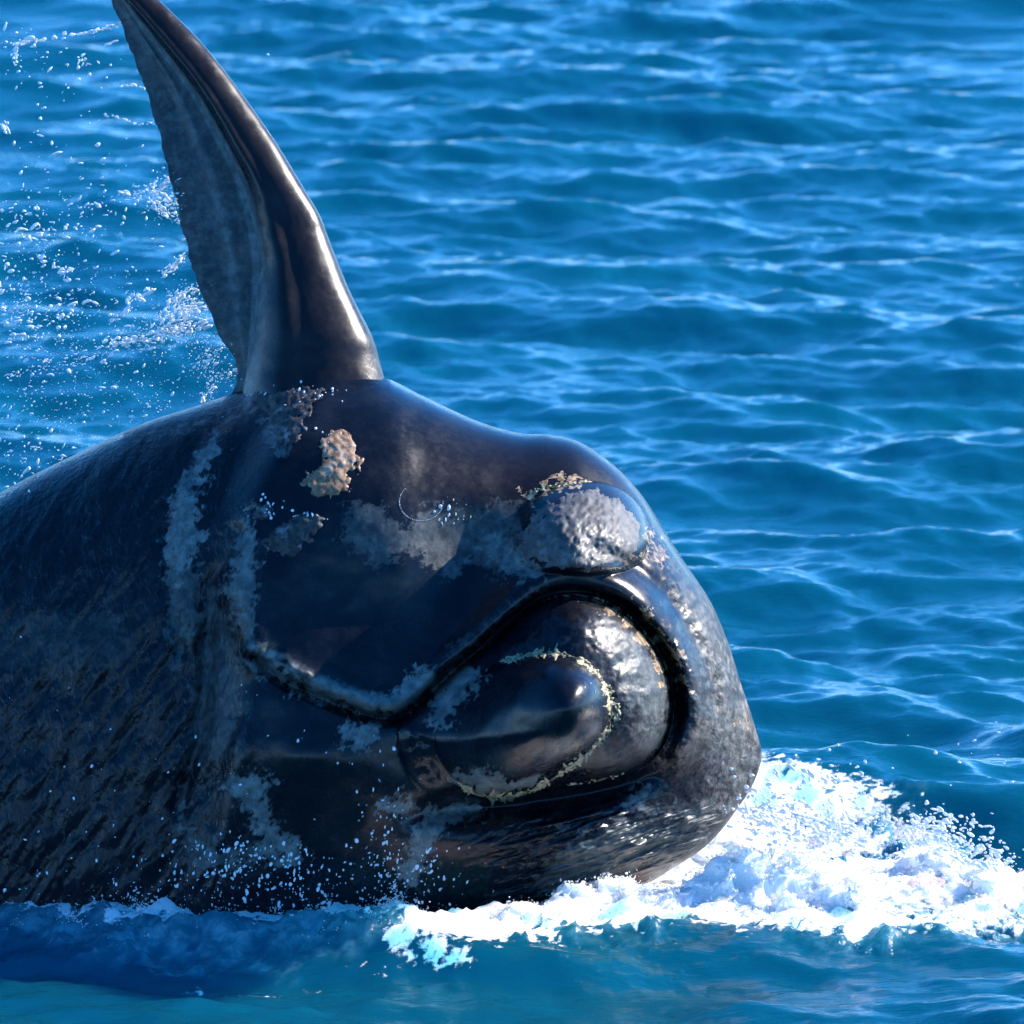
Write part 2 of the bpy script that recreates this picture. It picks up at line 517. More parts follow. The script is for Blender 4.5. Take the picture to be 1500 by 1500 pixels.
def root_d(u, v):
    x = np.clip((u - 300) / 4, 0, RU.shape[1] - 1.001); y = np.clip((v - 510) / 4, 0, RU.shape[0] - 1.001)
    i = x.astype(int); j = y.astype(int); fx = x - i; fy = y - j
    return (RD[j, i] * (1 - fx) + RD[j, i + 1] * fx) * (1 - fy) + (RD[j + 1, i] * (1 - fx) + RD[j + 1, i + 1] * fx) * fy


Uf, Vf = U[:, :NF + 1], V[:, :NF + 1]
fade = np.abs(st[:, :NF + 1]) ** 0.6 * np.clip(half / 60, 0, 1)[:, None]
Dd = D0.copy()
Dd[:, :NF + 1] += relief(Uf, Vf) * fade
rootw = (Uf > 304) & (Uf < 634) & (Vf < 655)
fa, fbk = Dd[:, :NF + 1][rootw], root_d(Uf[rootw], Vf[rootw])
gapd = np.abs(fa - fbk)
fw = smoothstep(655, 625, Vf[rootw]) * smoothstep(304, 330, Uf[rootw]) * smoothstep(634, 605, Uf[rootw])
blend = np.maximum(fa, fbk - 2) + 14 * np.clip(1 - gapd / 70, 0, 1) ** 2
Dd[:, :NF + 1][rootw] = fa + (blend - fa) * fw
Dd[:, NF + 1:] -= 5 * nz(U[:, NF + 1:], V[:, NF + 1:], 90, 43, 1.8) * np.abs(st[:, NF + 1:])
body_v = P(U, V, Dd)

# depth map of the front, for things that sit on the skin
MAPN = 2.5
mw, mh = int(1200 / MAPN), int(1000 / MAPN)
acc = np.zeros((mh, mw)); cnt = np.zeros((mh, mw))
ii = ((Vf - 540) / MAPN).astype(int); jj = (Uf / MAPN).astype(int)
ok = (ii >= 0) & (ii < mh) & (jj >= 0) & (jj < mw)
np.add.at(acc, (ii[ok], jj[ok]), Dd[:, :NF + 1][ok]); np.add.at(cnt, (ii[ok], jj[ok]), 1)
dm = np.where(cnt > 0, acc / np.maximum(cnt, 1), np.nan)
for _ in range(12):
    pad = np.pad(dm, 1, constant_values=np.nan)
    st_ = np.stack([pad[1 + a:1 + a + mh, 1 + b:1 + b + mw] for a in (-1, 0, 1) for b in (-1, 0, 1)])
    with np.errstate(all='ignore'):
        import warnings; warnings.simplefilter('ignore')
        mean = np.nanmean(st_, 0)
    dm = np.where(np.isnan(dm), mean, dm)
dm = np.nan_to_num(dm)


def skin_d(u, v):
    x = np.clip(np.asarray(u) / MAPN - 0.5, 0, mw - 1.001); y = np.clip((np.asarray(v) - 540) / MAPN - 0.5, 0, mh - 1.001)
    i = x.astype(int); j = y.astype(int); fx = x - i; fy = y - j
    return (dm[j, i] * (1 - fx) + dm[j, i + 1] * fx) * (1 - fy) + (dm[j + 1, i] * (1 - fx) + dm[j + 1, i + 1] * fx) * fy


# pigment: pale sloughed skin, tan lice patches, crusty spots
PALE = [
    ([(318, 640), (300, 657), (257, 717), (243, 783), (243, 850), (262, 860), (297, 790), (290, 717), (322, 660)], 1.0),
    ([(243, 840), (285, 810), (300, 850), (290, 930), (258, 1000), (240, 930)], 0.5),
    ([(493, 787), (510, 727), (560, 740), (593, 767), (633, 735), (683, 752), (722, 736), (764, 728), (770, 790), (792, 843), (758, 849), (721, 842), (692, 830),
      (655, 854), (600, 812), (560, 835), (517, 812)], 0.50),
    ([(690, 800), (720, 770), (765, 800), (796, 846), (755, 852)], 0.72),
    (z4([(170, 440), (230, 385), (270, 440), (330, 500), (420, 520), (450, 495), (490, 530), (560, 540), (640, 550), (700, 530), (740, 470), (830, 440), (800, 530), (720, 605),
         (620, 628), (540, 600), (480, 570), (400, 560), (330, 530), (270, 490), (200, 475)], 300, 800, 2.5), 1.0),
    (z4([(500, 660), (600, 640), (650, 670), (600, 740), (560, 765), (500, 710)], 300, 800, 2.5), 0.95),
    (z4([(40, 880), (150, 830), (240, 830), (230, 950), (290, 1050), (380, 1110), (340, 1170), (250, 1150), (160, 980), (90, 910)], 300, 800, 2.5), 0.9),
    (z4([(640, 930), (720, 910), (780, 960), (700, 1000), (640, 970)], 300, 800, 2.5), 0.9),
    (z4([(820, 960), (1000, 940), (1010, 990), (900, 1010), (850, 1080), (780, 1250), (700, 1230), (750, 1080)], 300, 800, 2.5), 0.9),
    (z4([(820, 500), (960, 430), (1040, 470), (960, 560), (900, 640), (860, 700), (830, 650)], 300, 800, 2.5), 0.75),
    (z4([(900, 830), (1050, 810), (1150, 860), (1230, 845), (1150, 905), (1000, 915), (950, 880)], 300, 800, 2.5), 0.75),
    (z4([(765, 380), (800, 370), (810, 560), (860, 660), (960, 720), (1200, 690), (1330, 720), (1300, 800), (1000, 800), (880, 830), (790, 650)], 0, 1000, 3.0), 0.62),
    ([(322, 870), (345, 800), (362, 745), (380, 790), (374, 860), (376, 948), (352, 915), (338, 880)], 0.72),
    ([(288, 860), (330, 880), (360, 960), (345, 1100), (300, 1120), (262, 1130), (280, 980)], 0.45),
    ([(-50, 915), (150, 880), (205, 930), (180, 985), (-50, 985)], 0.36),
    ([(770, 1285), (850, 1220), (950, 1180), (1060, 1165), (1100, 1160), (1090, 1190), (1030, 1260), (950, 1300), (800, 1320)], 0.5),
    ([(925, 1150), (955, 1155), (945, 1190), (915, 1180)], 0.7),
    ([(965, 790), (1000, 830), (1040, 900), (1070, 960), (1100, 1060), (1118, 1110), (1090, 1170), (1035, 1130), (1035, 1040), (1040, 990), (1000, 900)], 0.44),
    ([(860, 925), (930, 925), (985, 1000), (985, 1080), (945, 1115), (925, 1040), (885, 965)], 0.48),
    ([(385, 600), (420, 590), (440, 620), (415, 665), (385, 650)], 0.62),
    ([(640, 960), (700, 915), (780, 852), (810, 848), (740, 905), (660, 985)], 0.38),
]
TAN = [
    ([(765, 724), (800, 708), (850, 702), (850, 712), (800, 722), (778, 736)], 1.0),
    ([(935, 770), (965, 785), (985, 815), (970, 835), (945, 810)], 0.62),
    ([(1085, 1010), (1105, 1040), (1118, 1100), (1095, 1090), (1080, 1050)], 0.55),
    ([(870, 880), (905, 890), (945, 925), (972, 965), (985, 1010), (978, 1012), (955, 965), (925, 925), (890, 900)], 0.7),
    ([(930, 880), (965, 915), (1000, 970), (1008, 1010), (996, 1000), (975, 950), (940, 905)], 0.9),
    ([(1060, 1070), (1090, 1090), (1100, 1140), (1060, 1150), (1040, 1100)], 0.42),
    ([(600, 890), (620, 890), (620, 900)], 0.0),
]


def pigment(polys, u, v, soft, seed):
    m = np.zeros(u.shape)
    wob = 7 * nz(u, v, 30, seed, 1.3)
    for pts, w in polys:
        if w <= 0: continue
        q = np.asarray(pts, float); lo = q.min(0) - 40; hi = q.max(0) + 40
        box = (u > lo[0]) & (u < hi[0]) & (v > lo[1]) & (v < hi[1])
        m[box] = np.maximum(m[box], w * smoothstep(-soft, soft, sdf_poly(u[box], v[box], pts) + wob[box]))
    return m


pale = np.zeros((NS, NT)); tan = np.zeros((NS, NT))
pale[:, :NF + 1] = pigment(PALE, Uf, Vf, 11, 61)
pale[:, :NF + 1] = np.maximum(pale[:, :NF + 1], 0.95 * np.exp(-((dist_line(Uf, Vf, LIPL) - 2) / 11) ** 2) * (0.8 + 0.2 * nz(Uf, Vf, 40, 63, 1.8)))
tan[:, :NF + 1] = pigment(TAN, Uf, Vf, 6, 62)
wrinkle = smoothstep(430, 290, U)
crustm = np.clip(smoothstep(985, 1060, U) * smoothstep(720, 860, V) + 0.8 * smoothstep(0, 20, -np.abs(V - 590 - (400 - U) * 0.25) + 22) * (U > 180) * (U < 400), 0, 1)
lobe_m = np.zeros((NS, NT)); lobe_m[:, :NF + 1] = smoothstep(0, 20, sdf_poly(Uf, Vf, LOBE)) * smoothstep(4, -10, sdf_poly(Uf, Vf, BULB)) * smoothstep(820, 920, Uf)
crustm = np.maximum(crustm, 0.55 * lobe_m)
brown = smoothstep(560, 700, U) * smoothstep(860, 700, V) * 0.7

flip_v = P(FU, FV, FD)
FNT = FU.shape[1]
nb = NS * NT
fb = grid_faces(NS, NT, True)[:, ::-1]
ff = grid_faces(NFL, FNT, True) + nb
# close the ends with fans of quads
whale = bpy.data.objects.new('whale', None)
col.objects.link(whale)
whale['label'] = 'dark right whale rolling at the surface with one flipper raised above white foam'
whale['category'] = 'whale'
whale.location = P(np.array(500.), np.array(1345.), np.array(0.))
body = link_mesh('body', np.vstack([body_v.reshape(-1, 3), flip_v.reshape(-1, 3)]), np.vstack([fb, ff]), SKIN_M)
z2 = np.zeros(FU.size)
attr(body, 'pale', np.concatenate([pale.ravel(), FP.ravel()]))
attr(body, 'tan', np.concatenate([tan.ravel(), z2]))
attr(body, 'wrinkle', np.concatenate([wrinkle.ravel(), z2 + 0.0]))
attr(body, 'crust', np.concatenate([crustm.ravel(), 0.6 * (smoothstep(470, 520, FV) * smoothstep(575, 545, FV) * smoothstep(520, 545, FU)).ravel()]))
attr(body, 'brown', np.concatenate([brown.ravel(), FB.ravel()]))


def adopt(o):
    o.parent = whale
    o.matrix_parent_inverse.identity()
    o.data.transform(__import__('mathutils').Matrix.Translation(-Vector(whale.location)))
    return o


adopt(body)


# callosities: rough plates grown on the skin
def crust_patch(name, mat, poly, height, rough, seed, step=2.0, edge_w=14, label=None, ragged=3.5):
    poly = np.asarray(poly, float)
    x0, y0 = poly.min(0) - 14; x1, y1 = poly.max(0) + 14
    u, v = np.meshgrid(np.arange(x0, x1, step), np.arange(y0, y1, step))
    s = sdf_poly(u, v, poly) + ragged * nz(u, v, 26, seed, 1.6)
    h = height * np.sqrt(np.clip(s / edge_w, 0, 1)) + rough * nz(u, v, 16, seed + 1, 2.1) * smoothstep(-2, 8, s) - 5 * smoothstep(2, -8, s)
    vv = P(u, v, skin_d(u, v) + h)
    f = grid_faces(*u.shape)[:, ::-1]
    keep = (s.ravel()[f] > -8).all(1)
    f = f[keep]
    used, inv = np.unique(f, return_inverse=True)
    o = adopt(link_mesh(name, vv.reshape(-1, 3)[used], inv.reshape(-1, 4), mat))
    if label: o['label'] = label
    return o


crust_patch('callosity', TAN_M, closed([(478, 640), (492, 628), (510, 635), (522, 655), (530, 678), (520, 686), (508, 690), (512, 705), (508, 722), (488, 729), (462, 728), (446, 716),
            (446, 702), (458, 690), (470, 682), (474, 662)]), 3.5, 0.6, 101, label='tan crusty growth on the dark cheek below the flipper')
crust_patch('callosity', DARK_M, closed([(428, 757), (452, 752), (474, 762), (462, 782), (440, 806), (422, 815), (404, 808), (388, 796), (396, 780), (412, 768)]), 4, 0.9, 111,
            label='small dark crusty growth with whitish edge below the tan one')
crust_patch('callosity', GREY_M, closed([(760, 800), (776, 762), (812, 734), (856, 720), (898, 728), (928, 754), (936, 792), (916, 820), (868, 830), (810, 830)]), 6, 1.2, 121, edge_w=40,
            label='large grey pitted growth on the bump above the mouth')
crust_patch('callosity', DARK_M, closed([(392, 578), (430, 566), (470, 572), (462, 590), (448, 612), (440, 640), (418, 655), (402, 640), (392, 612)]), 2, 0.9, 131,
            label='whitish grey crusty skin at the foot of the flipper')
crust_patch('callosity', DARK_M, closed([(360, 738), (380, 735), (398, 746), (392, 760), (372, 756)]), 4, 2.0, 141, label='tiny whitish crust left of the tan growth')


def crust_band(name, mat, line, width, height, rough, seed, label=None):
    line = spline(line, 6)
    L = np.concatenate([[0], np.cumsum(np.hypot(*np.diff(line, axis=0).T))])
    n = int(L[-1] / 2.0)
    t = np.linspace(0, L[-1], n)
    c = np.stack([np.interp(t, L, line[:, 0]), np.interp(t, L, line[:, 1])], -1)
    tg = np.gradient(c, axis=0); tg /= np.linalg.norm(tg, axis=1, keepdims=True)
    nr = np.stack([-tg[:, 1], tg[:, 0]], -1)
    m = 13
    w = np.linspace(-1, 1, m)
    ends = np.sqrt(np.clip(np.minimum(np.arange(n), n - 1 - np.arange(n)) / 10, 0, 1))
    ww = width * np.clip(0.75 + 0.6 * nz(t, t * 0, 30, seed, 1.4), 0.15, 2.2) * ends + 0.6
    uv = c[:, None] + nr[:, None] * (ww[:, None] * w[None])[..., None]
    h = (height * np.sqrt(1 - w ** 2)[None] * (0.8 + 0.5 * nz(uv[..., 0], uv[..., 1], 14, seed + 1, 1.2)) + rough * nz(uv[..., 0], uv[..., 1], 9, seed + 2, 1.0)) * ends[:, None] - 2.5
    v = P(uv[..., 0], uv[..., 1], skin_d(uv[..., 0], uv[..., 1]) + h)
    f = grid_faces(n, m)
    o = adopt(link_mesh(name, v.reshape(-1, 3), f, mat))
    if label: o['label'] = label
    return o


crust_band('lice_rim', YELLOW_M, [(728, 972), (760, 962), (795, 956), (832, 960), (866, 978), (886, 1004), (896, 1034), (892, 1064), (874, 1092), (846, 1116), (812, 1140), (776, 1158), (742, 1168), (700, 1164), (668, 1146)],
           6.5, 7, 2.2, 151, label='pale yellow crusty rim around the lower bulb')
crust_band('lice_rim', YELLOW_M, [(888, 1018), (898, 1034), (902, 1052), (896, 1066)], 7, 8, 2.5, 161)
crust_band('lice_rim', YELLOW_M, [(770, 726), (800, 714), (838, 707), (868, 706)], 5, 4, 1.5, 171, label='thin tan crust along the top of the grey bump')
crust_band('lice_rim', YELLOW_M, [(820, 1150), (860, 1146), (900, 1138), (925, 1128)], 2.2, 3, 1.0, 181)

# ------------------------------------------------------------------ the sea
def ocean(n, L, peak, seed, spread, theta):
    r = np.random.default_rng(seed)
    k1 = np.fft.fftfreq(n, L / n) * 2 * math.pi
    kx, ky = np.meshgrid(k1, k1)
    k = np.hypot(kx, ky); k[0, 0] = 1
    kp = 2 * math.pi / peak
    c = (kx * math.sin(theta) + ky * math.cos(theta)) / k
    amp = np.exp(-0.5 * (kp / k) ** 2) / k ** 2.25 * (0.06 + np.abs(c) ** spread) * np.exp(-(k * L / n * 0.30) ** 2)
    amp[0, 0] = 0
    h = (r.normal(size=(n, n)) + 1j * r.normal(size=(n, n))) * amp
    H = np.fft.ifft2(h).real
    s = H.std()
    h = h / s
    return H / s, np.fft.ifft2(-1j * kx / k * h).real, np.fft.ifft2(-1j * ky / k * h).real


OC1 = ocean(512, 31.0, 3.1, 3, 2.8, 0.10)
OC2 = ocean(512, 8.7, 0.95, 5, 1.3, 0.25)
OC4 = ocean(256, 4.3, 0.42, 11, 1.0, -0.3)
OC3 = ocean(256, 67.0, 11.0, 9, 6.0, 0.1)


def axis(dense0, dense1, step, far, grow):
    a = list(np.arange(dense0, dense1 + 1e-6, step))
    s = step; x = a[-1]
    while x < far: s *= grow; x += s; a.append(x)
    s = step; x = a[0]; b = []
    while x > -far: s *= grow; x -= s; b.append(x)
    return np.array(b[::-1] + a)


ax = axis(-3.6, 3.6, 0.024, 6000, 1.11)
ay1 = [-6.0]
while ay1[-1] < 75:                            # rows widen with distance, as they are seen flatter
    ay1.append(ay1[-1] + 0.030 * ((ay1[-1] + 30) / 28) ** 1.3)
s = 0.08
while ay1[-1] < 9000: s *= 1.10; ay1.append(ay1[-1] + s)
s = 0.03; b = []
x = -6.0
while x > -9000: s *= 1.16; x -= s; b.append(x)
ay = np.array(b[::-1] + ay1)
X, Y = np.meshgrid(ax, ay)
sp = np.maximum(np.gradient(ax)[None, :], np.gradient(ay)[:, None])
f1 = smoothstep(1.3, 0.35, sp); f2 = smoothstep(0.30, 0.08, sp); f3 = smoothstep(4, 1.2, sp)
A1, A2, A3, A4 = 0.062, 0.0165, 0.03, 0.0042


def wave(X, Y, f1=1.0, f2=1.0, f3=1.0):
    c, s_ = math.cos(0.3), math.sin(0.3)
    x2, y2 = (X * c - Y * s_) / 8.7, (X * s_ + Y * c) / 8.7
    h = A1 * f1 * sample(OC1[0], X / 31, Y / 31) + A2 * f2 * sample(OC2[0], x2, y2) + A3 * f3 * sample(OC3[0], X / 67 + .3, Y / 67 + .1)
    h = h + A4 * f2 * sample(OC4[0], X / 4.3 + 0.05 * Y, Y / 4.3)
    dx = A1 * f1 * sample(OC1[1], X / 31, Y / 31) + A2 * f2 * sample(OC2[1], x2, y2)
    dy = A1 * f1 * sample(OC1[2], X / 31, Y / 31) + A2 * f2 * sample(OC2[2], x2, y2)
    return h, dx, dy


H, DX, DY = wave(X, Y, f1, f2, f3)
calm = 1 - 0.12 * np.exp(-(((X + 0.3) / 2.6) ** 2 + (Y / 1.5) ** 2))
H = H * calm


def gpoly(pts):
    p = np.asarray(pts, float)
    return ground(p[:, 0], p[:, 1])[:, :2]


# churned water along the flank, and broken foam on the surface
AER = gpoly([(-200, 1330), (-200, 1395), (60, 1400), (250, 1425), (420, 1425), (600, 1415), (850, 1400), (1060, 1392), (1300, 1400), (1560, 1370), (1560, 1270), (1250, 1200), (1000, 1150), (300, 1250)])
sA = sdf_poly(X, Y, AER) + 0.10 * nz(X, Y, 0.6, 201, 1.3)
aer = smoothstep(-0.10, 0.30, sA)
FO = gpoly([(560, 1425), (640, 1432), (850, 1395), (1060, 1385), (1300, 1395), (1560, 1362), (1560, 1265), (1300, 1200), (1050, 1150), (900, 1200), (800, 1300), (640, 1350)])
sF = sdf_poly(X, Y, FO) + 0.08 * nz(X, Y, 0.4, 202, 1.2)
foam = (0.85 - 0.22 * smoothstep(1.2, 2.2, X)) * smoothstep(-0.22, 0.22, sF)
FL1 = gpoly([(-150, 1320), (-150, 1372), (130, 1375), (230, 1395), (330, 1385), (480, 1400), (640, 1400), (640, 1300), (300, 1280)])
sL = sdf_poly(X, Y, FL1) + 0.09 * nz(X, Y, 0.4, 203, 1.2)
foam = np.maximum(foam, 0.74 * smoothstep(-0.15, 0.25, sL))
FL2 = dist_line(X, Y, gpoly([(255, 1440), (330, 1452), (420, 1440), (540, 1436), (620, 1430)]))
foam = np.maximum(foam, (0.26 + 0.16 * nz(X, Y, 0.2, 205, 1.8)) * smoothstep(0.22, 0.0, FL2))
H = H + 0.05 * smoothstep(-0.3, 0.5, sA) + 0.02 * smoothstep(0, 0.2, sA) * nz(X, Y, 0.28, 204, 2.0)
sea = link_mesh('sea', np.stack([X - 0.35 * DX, Y - 0.35 * DY, H], -1), grid_faces(*X.shape), SEA_M)
attr(sea, 'foam', foam); attr(sea, 'aerated', aer)
sea['kind'] = 'structure'

# ------------------------------------------------------------------ white water
def heap(x, y):
    """height of the thrown-up white water over the level sea"""
    def blob(u, v, sx, sy, h, up=0.0):
        c = ground(u, v)[:2]
        return h * np.exp(-(((x - c[0]) / sx) ** 2 + ((y - c[1]) / sy) ** 2))
    h = np.zeros(x.shape)
    for args in [(1150, 1330, .24, .46, .21), (1075, 1342, .16, .36, .13), (985, 1350, .30, .28, .09), (868, 1345, .20, .24, .13), (760, 1372, .30, .20, .06), (1250, 1335, .22, .40, .09),
                 (1365, 1285, .15, .18, .17), (1430, 1315, .24, .30, .08), (1530, 1325, .26, .34, .09), (850, 1385, .5, .16, .05), (670, 1408, .25, .12, .05)]:
        h = np.maximum(h, 0) + blob(*args)
    return h


gx = np.arange(-0.75, 3.2, 0.0095); gy = np.arange(-2.3, 2.2, 0.0125)
GX, GY = np.meshgrid(gx, gy)
FOM = gpoly([(590, 1408), (650, 1424), (730, 1414), (850, 1388), (1060, 1380), (1300, 1388), (1560, 1358), (1560, 1275), (1300, 1215), (1050, 1160), (900, 1200), (800, 1300), (690, 1350)])
sG = sdf_poly(GX, GY, FOM)
gap = np.interp(GX, [0.9, 1.5, 2.4], [0.05, 0.18, 0.26])
sG = np.minimum(sG + gap * nz(GX, GY, 0.45, 211, 1.8) - 0.45 * gap, sG + 0.05)
hp = heap(GX, GY)
n1 = nz(GX, GY, 0.34, 212, 2.2); n2 = nz(GX, GY, 0.10, 213, 1.9); n3 = 0.6 - np.abs(nz(GX, GY, 0.18, 214, 2.0))
m = smoothstep(-0.04, 0.45, sG)
GH = wave(GX, GY)[0] * 0.5 + 0.05 + m * (hp * (0.92 + 0.13 * n1) + 0.010 * n1 + 0.005 * n2 * (0.5 + 2 * hp) + 0.014 * n3) - 0.07 * smoothstep(0.10, -0.14, sG) - 0.008
thin = np.clip(0.74 - 2.2 * hp - 0.5 * smoothstep(0.0, 0.3, sG) + 0.16 * n1, 0, 1)
f = grid_faces(*GX.shape)
f = f[(sG.ravel()[f] > -0.16).all(1)]
used, inv = np.unique(f, return_inverse=True)
GXd = GX + 0.018 * nz(GX, GY, 0.16, 215, 2.2) * m; GYd = GY + 0.02 * nz(GX, GY, 0.16, 216, 2.2) * m
wf = link_mesh('white_water', np.stack([GXd, GYd, GH], -1).reshape(-1, 3)[used], inv.reshape(-1, 4), FOAM_M)
attr(wf, 'thin', thin.ravel()[used])
wf['kind'] = 'stuff'
wf['label'] = 'churning white foam heaped in front of the whale\'s snout'
wf['category'] = 'foam'

# ------------------------------------------------------------------ droplets
t_ = (1 + 5 ** 0.5) / 2
ICO_V = np.array([(-1, t_, 0), (1, t_, 0), (-1, -t_, 0), (1, -t_, 0), (0, -1, t_), (0, 1, t_), (0, -1, -t_), (0, 1, -t_), (t_, 0, -1), (t_, 0, 1), (-t_, 0, -1), (-t_, 0, 1)]) / math.hypot(1, t_)
ICO_F = np.array([(0, 11, 5), (0, 5, 1), (0, 1, 7), (0, 7, 10), (0, 10, 11), (1, 5, 9), (5, 11, 4), (11, 10, 2), (10, 7, 6), (7, 1, 8),
                  (3, 9, 4), (3, 4, 2), (3, 2, 6), (3, 6, 8), (3, 8, 9), (4, 9, 5), (2, 4, 11), (6, 2, 10), (8, 6, 7), (9, 8, 1)])


def finer(v, f):
    v = list(map(tuple, v)); cache = {}; out = []
    def mid(a, b):
        k = (min(a, b), max(a, b))
        if k not in cache:
            p = (np.array(v[a]) + np.array(v[b])) / 2; v.append(tuple(p / np.linalg.norm(p))); cache[k] = len(v) - 1
        return cache[k]
    for a, b, c in f:
        x, y, z = mid(a, b), mid(b, c), mid(c, a)
        out += [(a, x, z), (b, y, x), (c, z, y), (x, y, z)]
    return np.array(v), np.array(out)


ICO2_V, ICO2_F = finer(ICO_V, ICO_F)


def droplets(name, pos, rad, mat, label, stretch=None, sdir=None, jag=0.18, fine=True):
    bv, bf = (ICO2_V, ICO2_F) if fine else (ICO_V, ICO_F)
    nv = len(bv)
    pos = np.asarray(pos, float); rad = np.asarray(rad, float); n = len(pos)
    wob = (bv[None] * rng.normal(size=(n, 1, 3)) * 2.2).sum(-1, keepdims=True) + 6 * rng.random((n, 1, 1))
    v = bv[None] * (1 + jag * np.sin(wob) + (0 if fine else 0.1) * rng.normal(size=(n, nv, 1)))
    sc = rad[:, None] * (1 + 0.25 * rng.normal(size=(n, 3))).clip(0.5, 1.8)
    v = v * sc[:, None]
    if stretch is not None:
        dirn = sdir / np.linalg.norm(sdir, axis=1, keepdims=True)
        along = (v * dirn[:, None]).sum(-1, keepdims=True)
        v = v + dirn[:, None] * along * (stretch[:, None, None] - 1)
    v = v + pos[:, None]
    f = bf[None] + nv * np.arange(n)[:, None, None]
    o = link_mesh(name, v.reshape(-1, 3), f.reshape(-1, 3), mat)
    o['kind'] = 'stuff'; o['label'] = label; o['category'] = 'spray'
    return o


PX = 1.0 / PPM
# spray flung from the flipper's trailing edge
pos, rad, sdr, stc = [], [], [], []


def add(u, v, d, r, k=1.0, ang=0.0):
    pos.append((u, v, d)); rad.append(r); stc.append(k); sdr.append(ang)


def strand(pts, n, r0, jit, dd=0):
    c = spline(pts, 12)
    L = np.concatenate([[0], np.cumsum(np.hypot(*np.diff(c, axis=0).T))])
    for t in rng.random(n) * L[-1]:
        u = np.interp(t, L, c[:, 0]); v = np.interp(t, L, c[:, 1])
        a = math.atan2(-(np.interp(t + 2, L, c[:, 1]) - np.interp(t - 2, L, c[:, 1])), np.interp(t + 2, L, c[:, 0]) - np.interp(t - 2, L, c[:, 0]))
        add(u + rng.normal() * jit, v + rng.normal() * jit, dd + rng.normal() * 12, r0 * rng.lognormal(0, 0.45), 1 + 2.4 * rng.random() ** 2, a)


for pts, n, r, j in [
    ([(175, 36), (150, 42), (120, 50), (92, 50)], 70, 1.5, 1.3), ([(100, 50), (70, 58), (40, 62), (5, 66)], 34, 2.3, 4), ([(178, 58), (165, 62), (150, 66)], 14, 1.2, 1),
    ([(22, 72), (22, 88), (26, 96)], 16, 2.0, 2), ([(124, 78), (118, 92), (110, 105)], 14, 1.8, 2), ([(212, 130), (195, 125), (178, 126)], 22, 1.3, 1),
    ([(228, 180), (205, 182), (185, 176), (155, 168)], 34, 1.3, 1.4), ([(5, 180), (10, 190)], 10, 1.8, 3),
    ([(250, 262), (225, 275), (205, 284), (165, 288)], 70, 1.4, 5), ([(258, 300), (235, 290), (218, 278)], 60, 1.3, 6), ([(262, 318), (240, 310), (225, 296)], 50, 1.2, 6),
    ([(272, 372), (255, 388), (236, 402)], 60, 1.4, 3.5), ([(222, 424), (216, 428)], 12, 2.4, 3), ([(208, 440), (196, 432), (190, 445), (178, 460), (160, 464)], 50, 1.7, 3),
    ([(308, 470), (285, 478), (262, 480), (240, 488), (210, 498), (175, 502), (155, 512)], 230, 1.4, 5.5), ([(282, 420), (262, 440), (245, 465), (230, 485)], 170, 1.2, 7),
    ([(300, 450), (280, 452), (262, 462)], 100, 1.1, 6), ([(330, 510), (310, 522), (290, 540)], 70, 0.9, 6), ([(155, 512), (140, 525), (100, 530), (60, 535)], 60, 0.9, 4),
    ([(60, 535), (30, 545), (10, 555)], 26, 0.9, 4), ([(345, 545), (320, 560), (300, 575)], 60, 0.8, 7), ([(298, 590), (296, 580)], 12, 1.5, 2),
    ([(105, 395), (80, 392)], 14, 2.0, 3)]:
    strand(pts, n, r, j)
for cu, cv, su, sv, n, r in [(60, 90, 55, 30, 60, 1.5), (70, 180, 60, 30, 14, 2.0), (150, 270, 60, 40, 40, 1.2), (110, 315, 60, 26, 60, 1.6), (50, 350, 45, 30, 110, 1.3), (80, 420, 70, 40, 170, 1.1),
                             (40, 465, 35, 22, 120, 1.6), (60, 500, 60, 45, 200, 1.0), (150, 560, 100, 45, 180, 0.8), (60, 620, 60, 50, 170, 0.9), (40, 680, 40, 28, 130, 1.2), (220, 590, 70, 25, 90, 0.8),
                             (120, 250, 110, 110, 60, 1.0), (265, 465, 26, 26, 420, 0.62), (235, 490, 40, 14, 260, 0.6), (310, 535, 22, 30, 260, 0.55), (245, 290, 18, 18, 200, 0.55), (60, 440, 60, 60, 300, 0.6), (160, 540, 90, 40, 300, 0.55), (30, 330, 30, 40, 70, 1.3)]:
    for _ in range(n):
        add(cu + rng.normal() * su, cv + rng.normal() * sv, rng.normal() * 90 - 40, 0.9 * r * rng.lognormal(0, 0.6), 1 + 2.2 * rng.random() ** 2, rng.normal() * 0.6 + 0.3)
pos = np.array(pos); a = np.array(sdr)
pw = P(pos[:, 0], pos[:, 1], pos[:, 2])
dirs = np.cos(a)[:, None] * RX + np.sin(a)[:, None] * UP
keepm = pw[:, 2] > 0.05
droplets('flipper_spray', pw[keepm], np.clip(np.array(rad)[keepm], 0, 3.4) * 0.78 * PX, DROP_M, 'white drops of spray flung off the trailing edge of the raised flipper', np.array(stc)[keepm], dirs[keepm])

# drops torn from the white water
hs = GH.ravel(); w = (np.clip(hp, 0, None) ** 0.8 + 0.04).ravel() * (sG.ravel() > 0.05)
idx = rng.choice(len(w), 20000, p=w / w.sum())
pp = np.stack([GXd.ravel()[idx], GYd.ravel()[idx], hs[idx]], -1)
pp[:, :2] += rng.normal(size=(len(pp), 2)) * 0.012
lift = rng.normal(size=len(pp)) ** 2 * 0.014 * (0.3 + 3 * hp.ravel()[idx])
pp[:, 2] += lift
rr = rng.lognormal(math.log(0.0030), 0.4, len(pp)).clip(0, 0.008) * np.where(lift > 0.05, 0.8, 1)
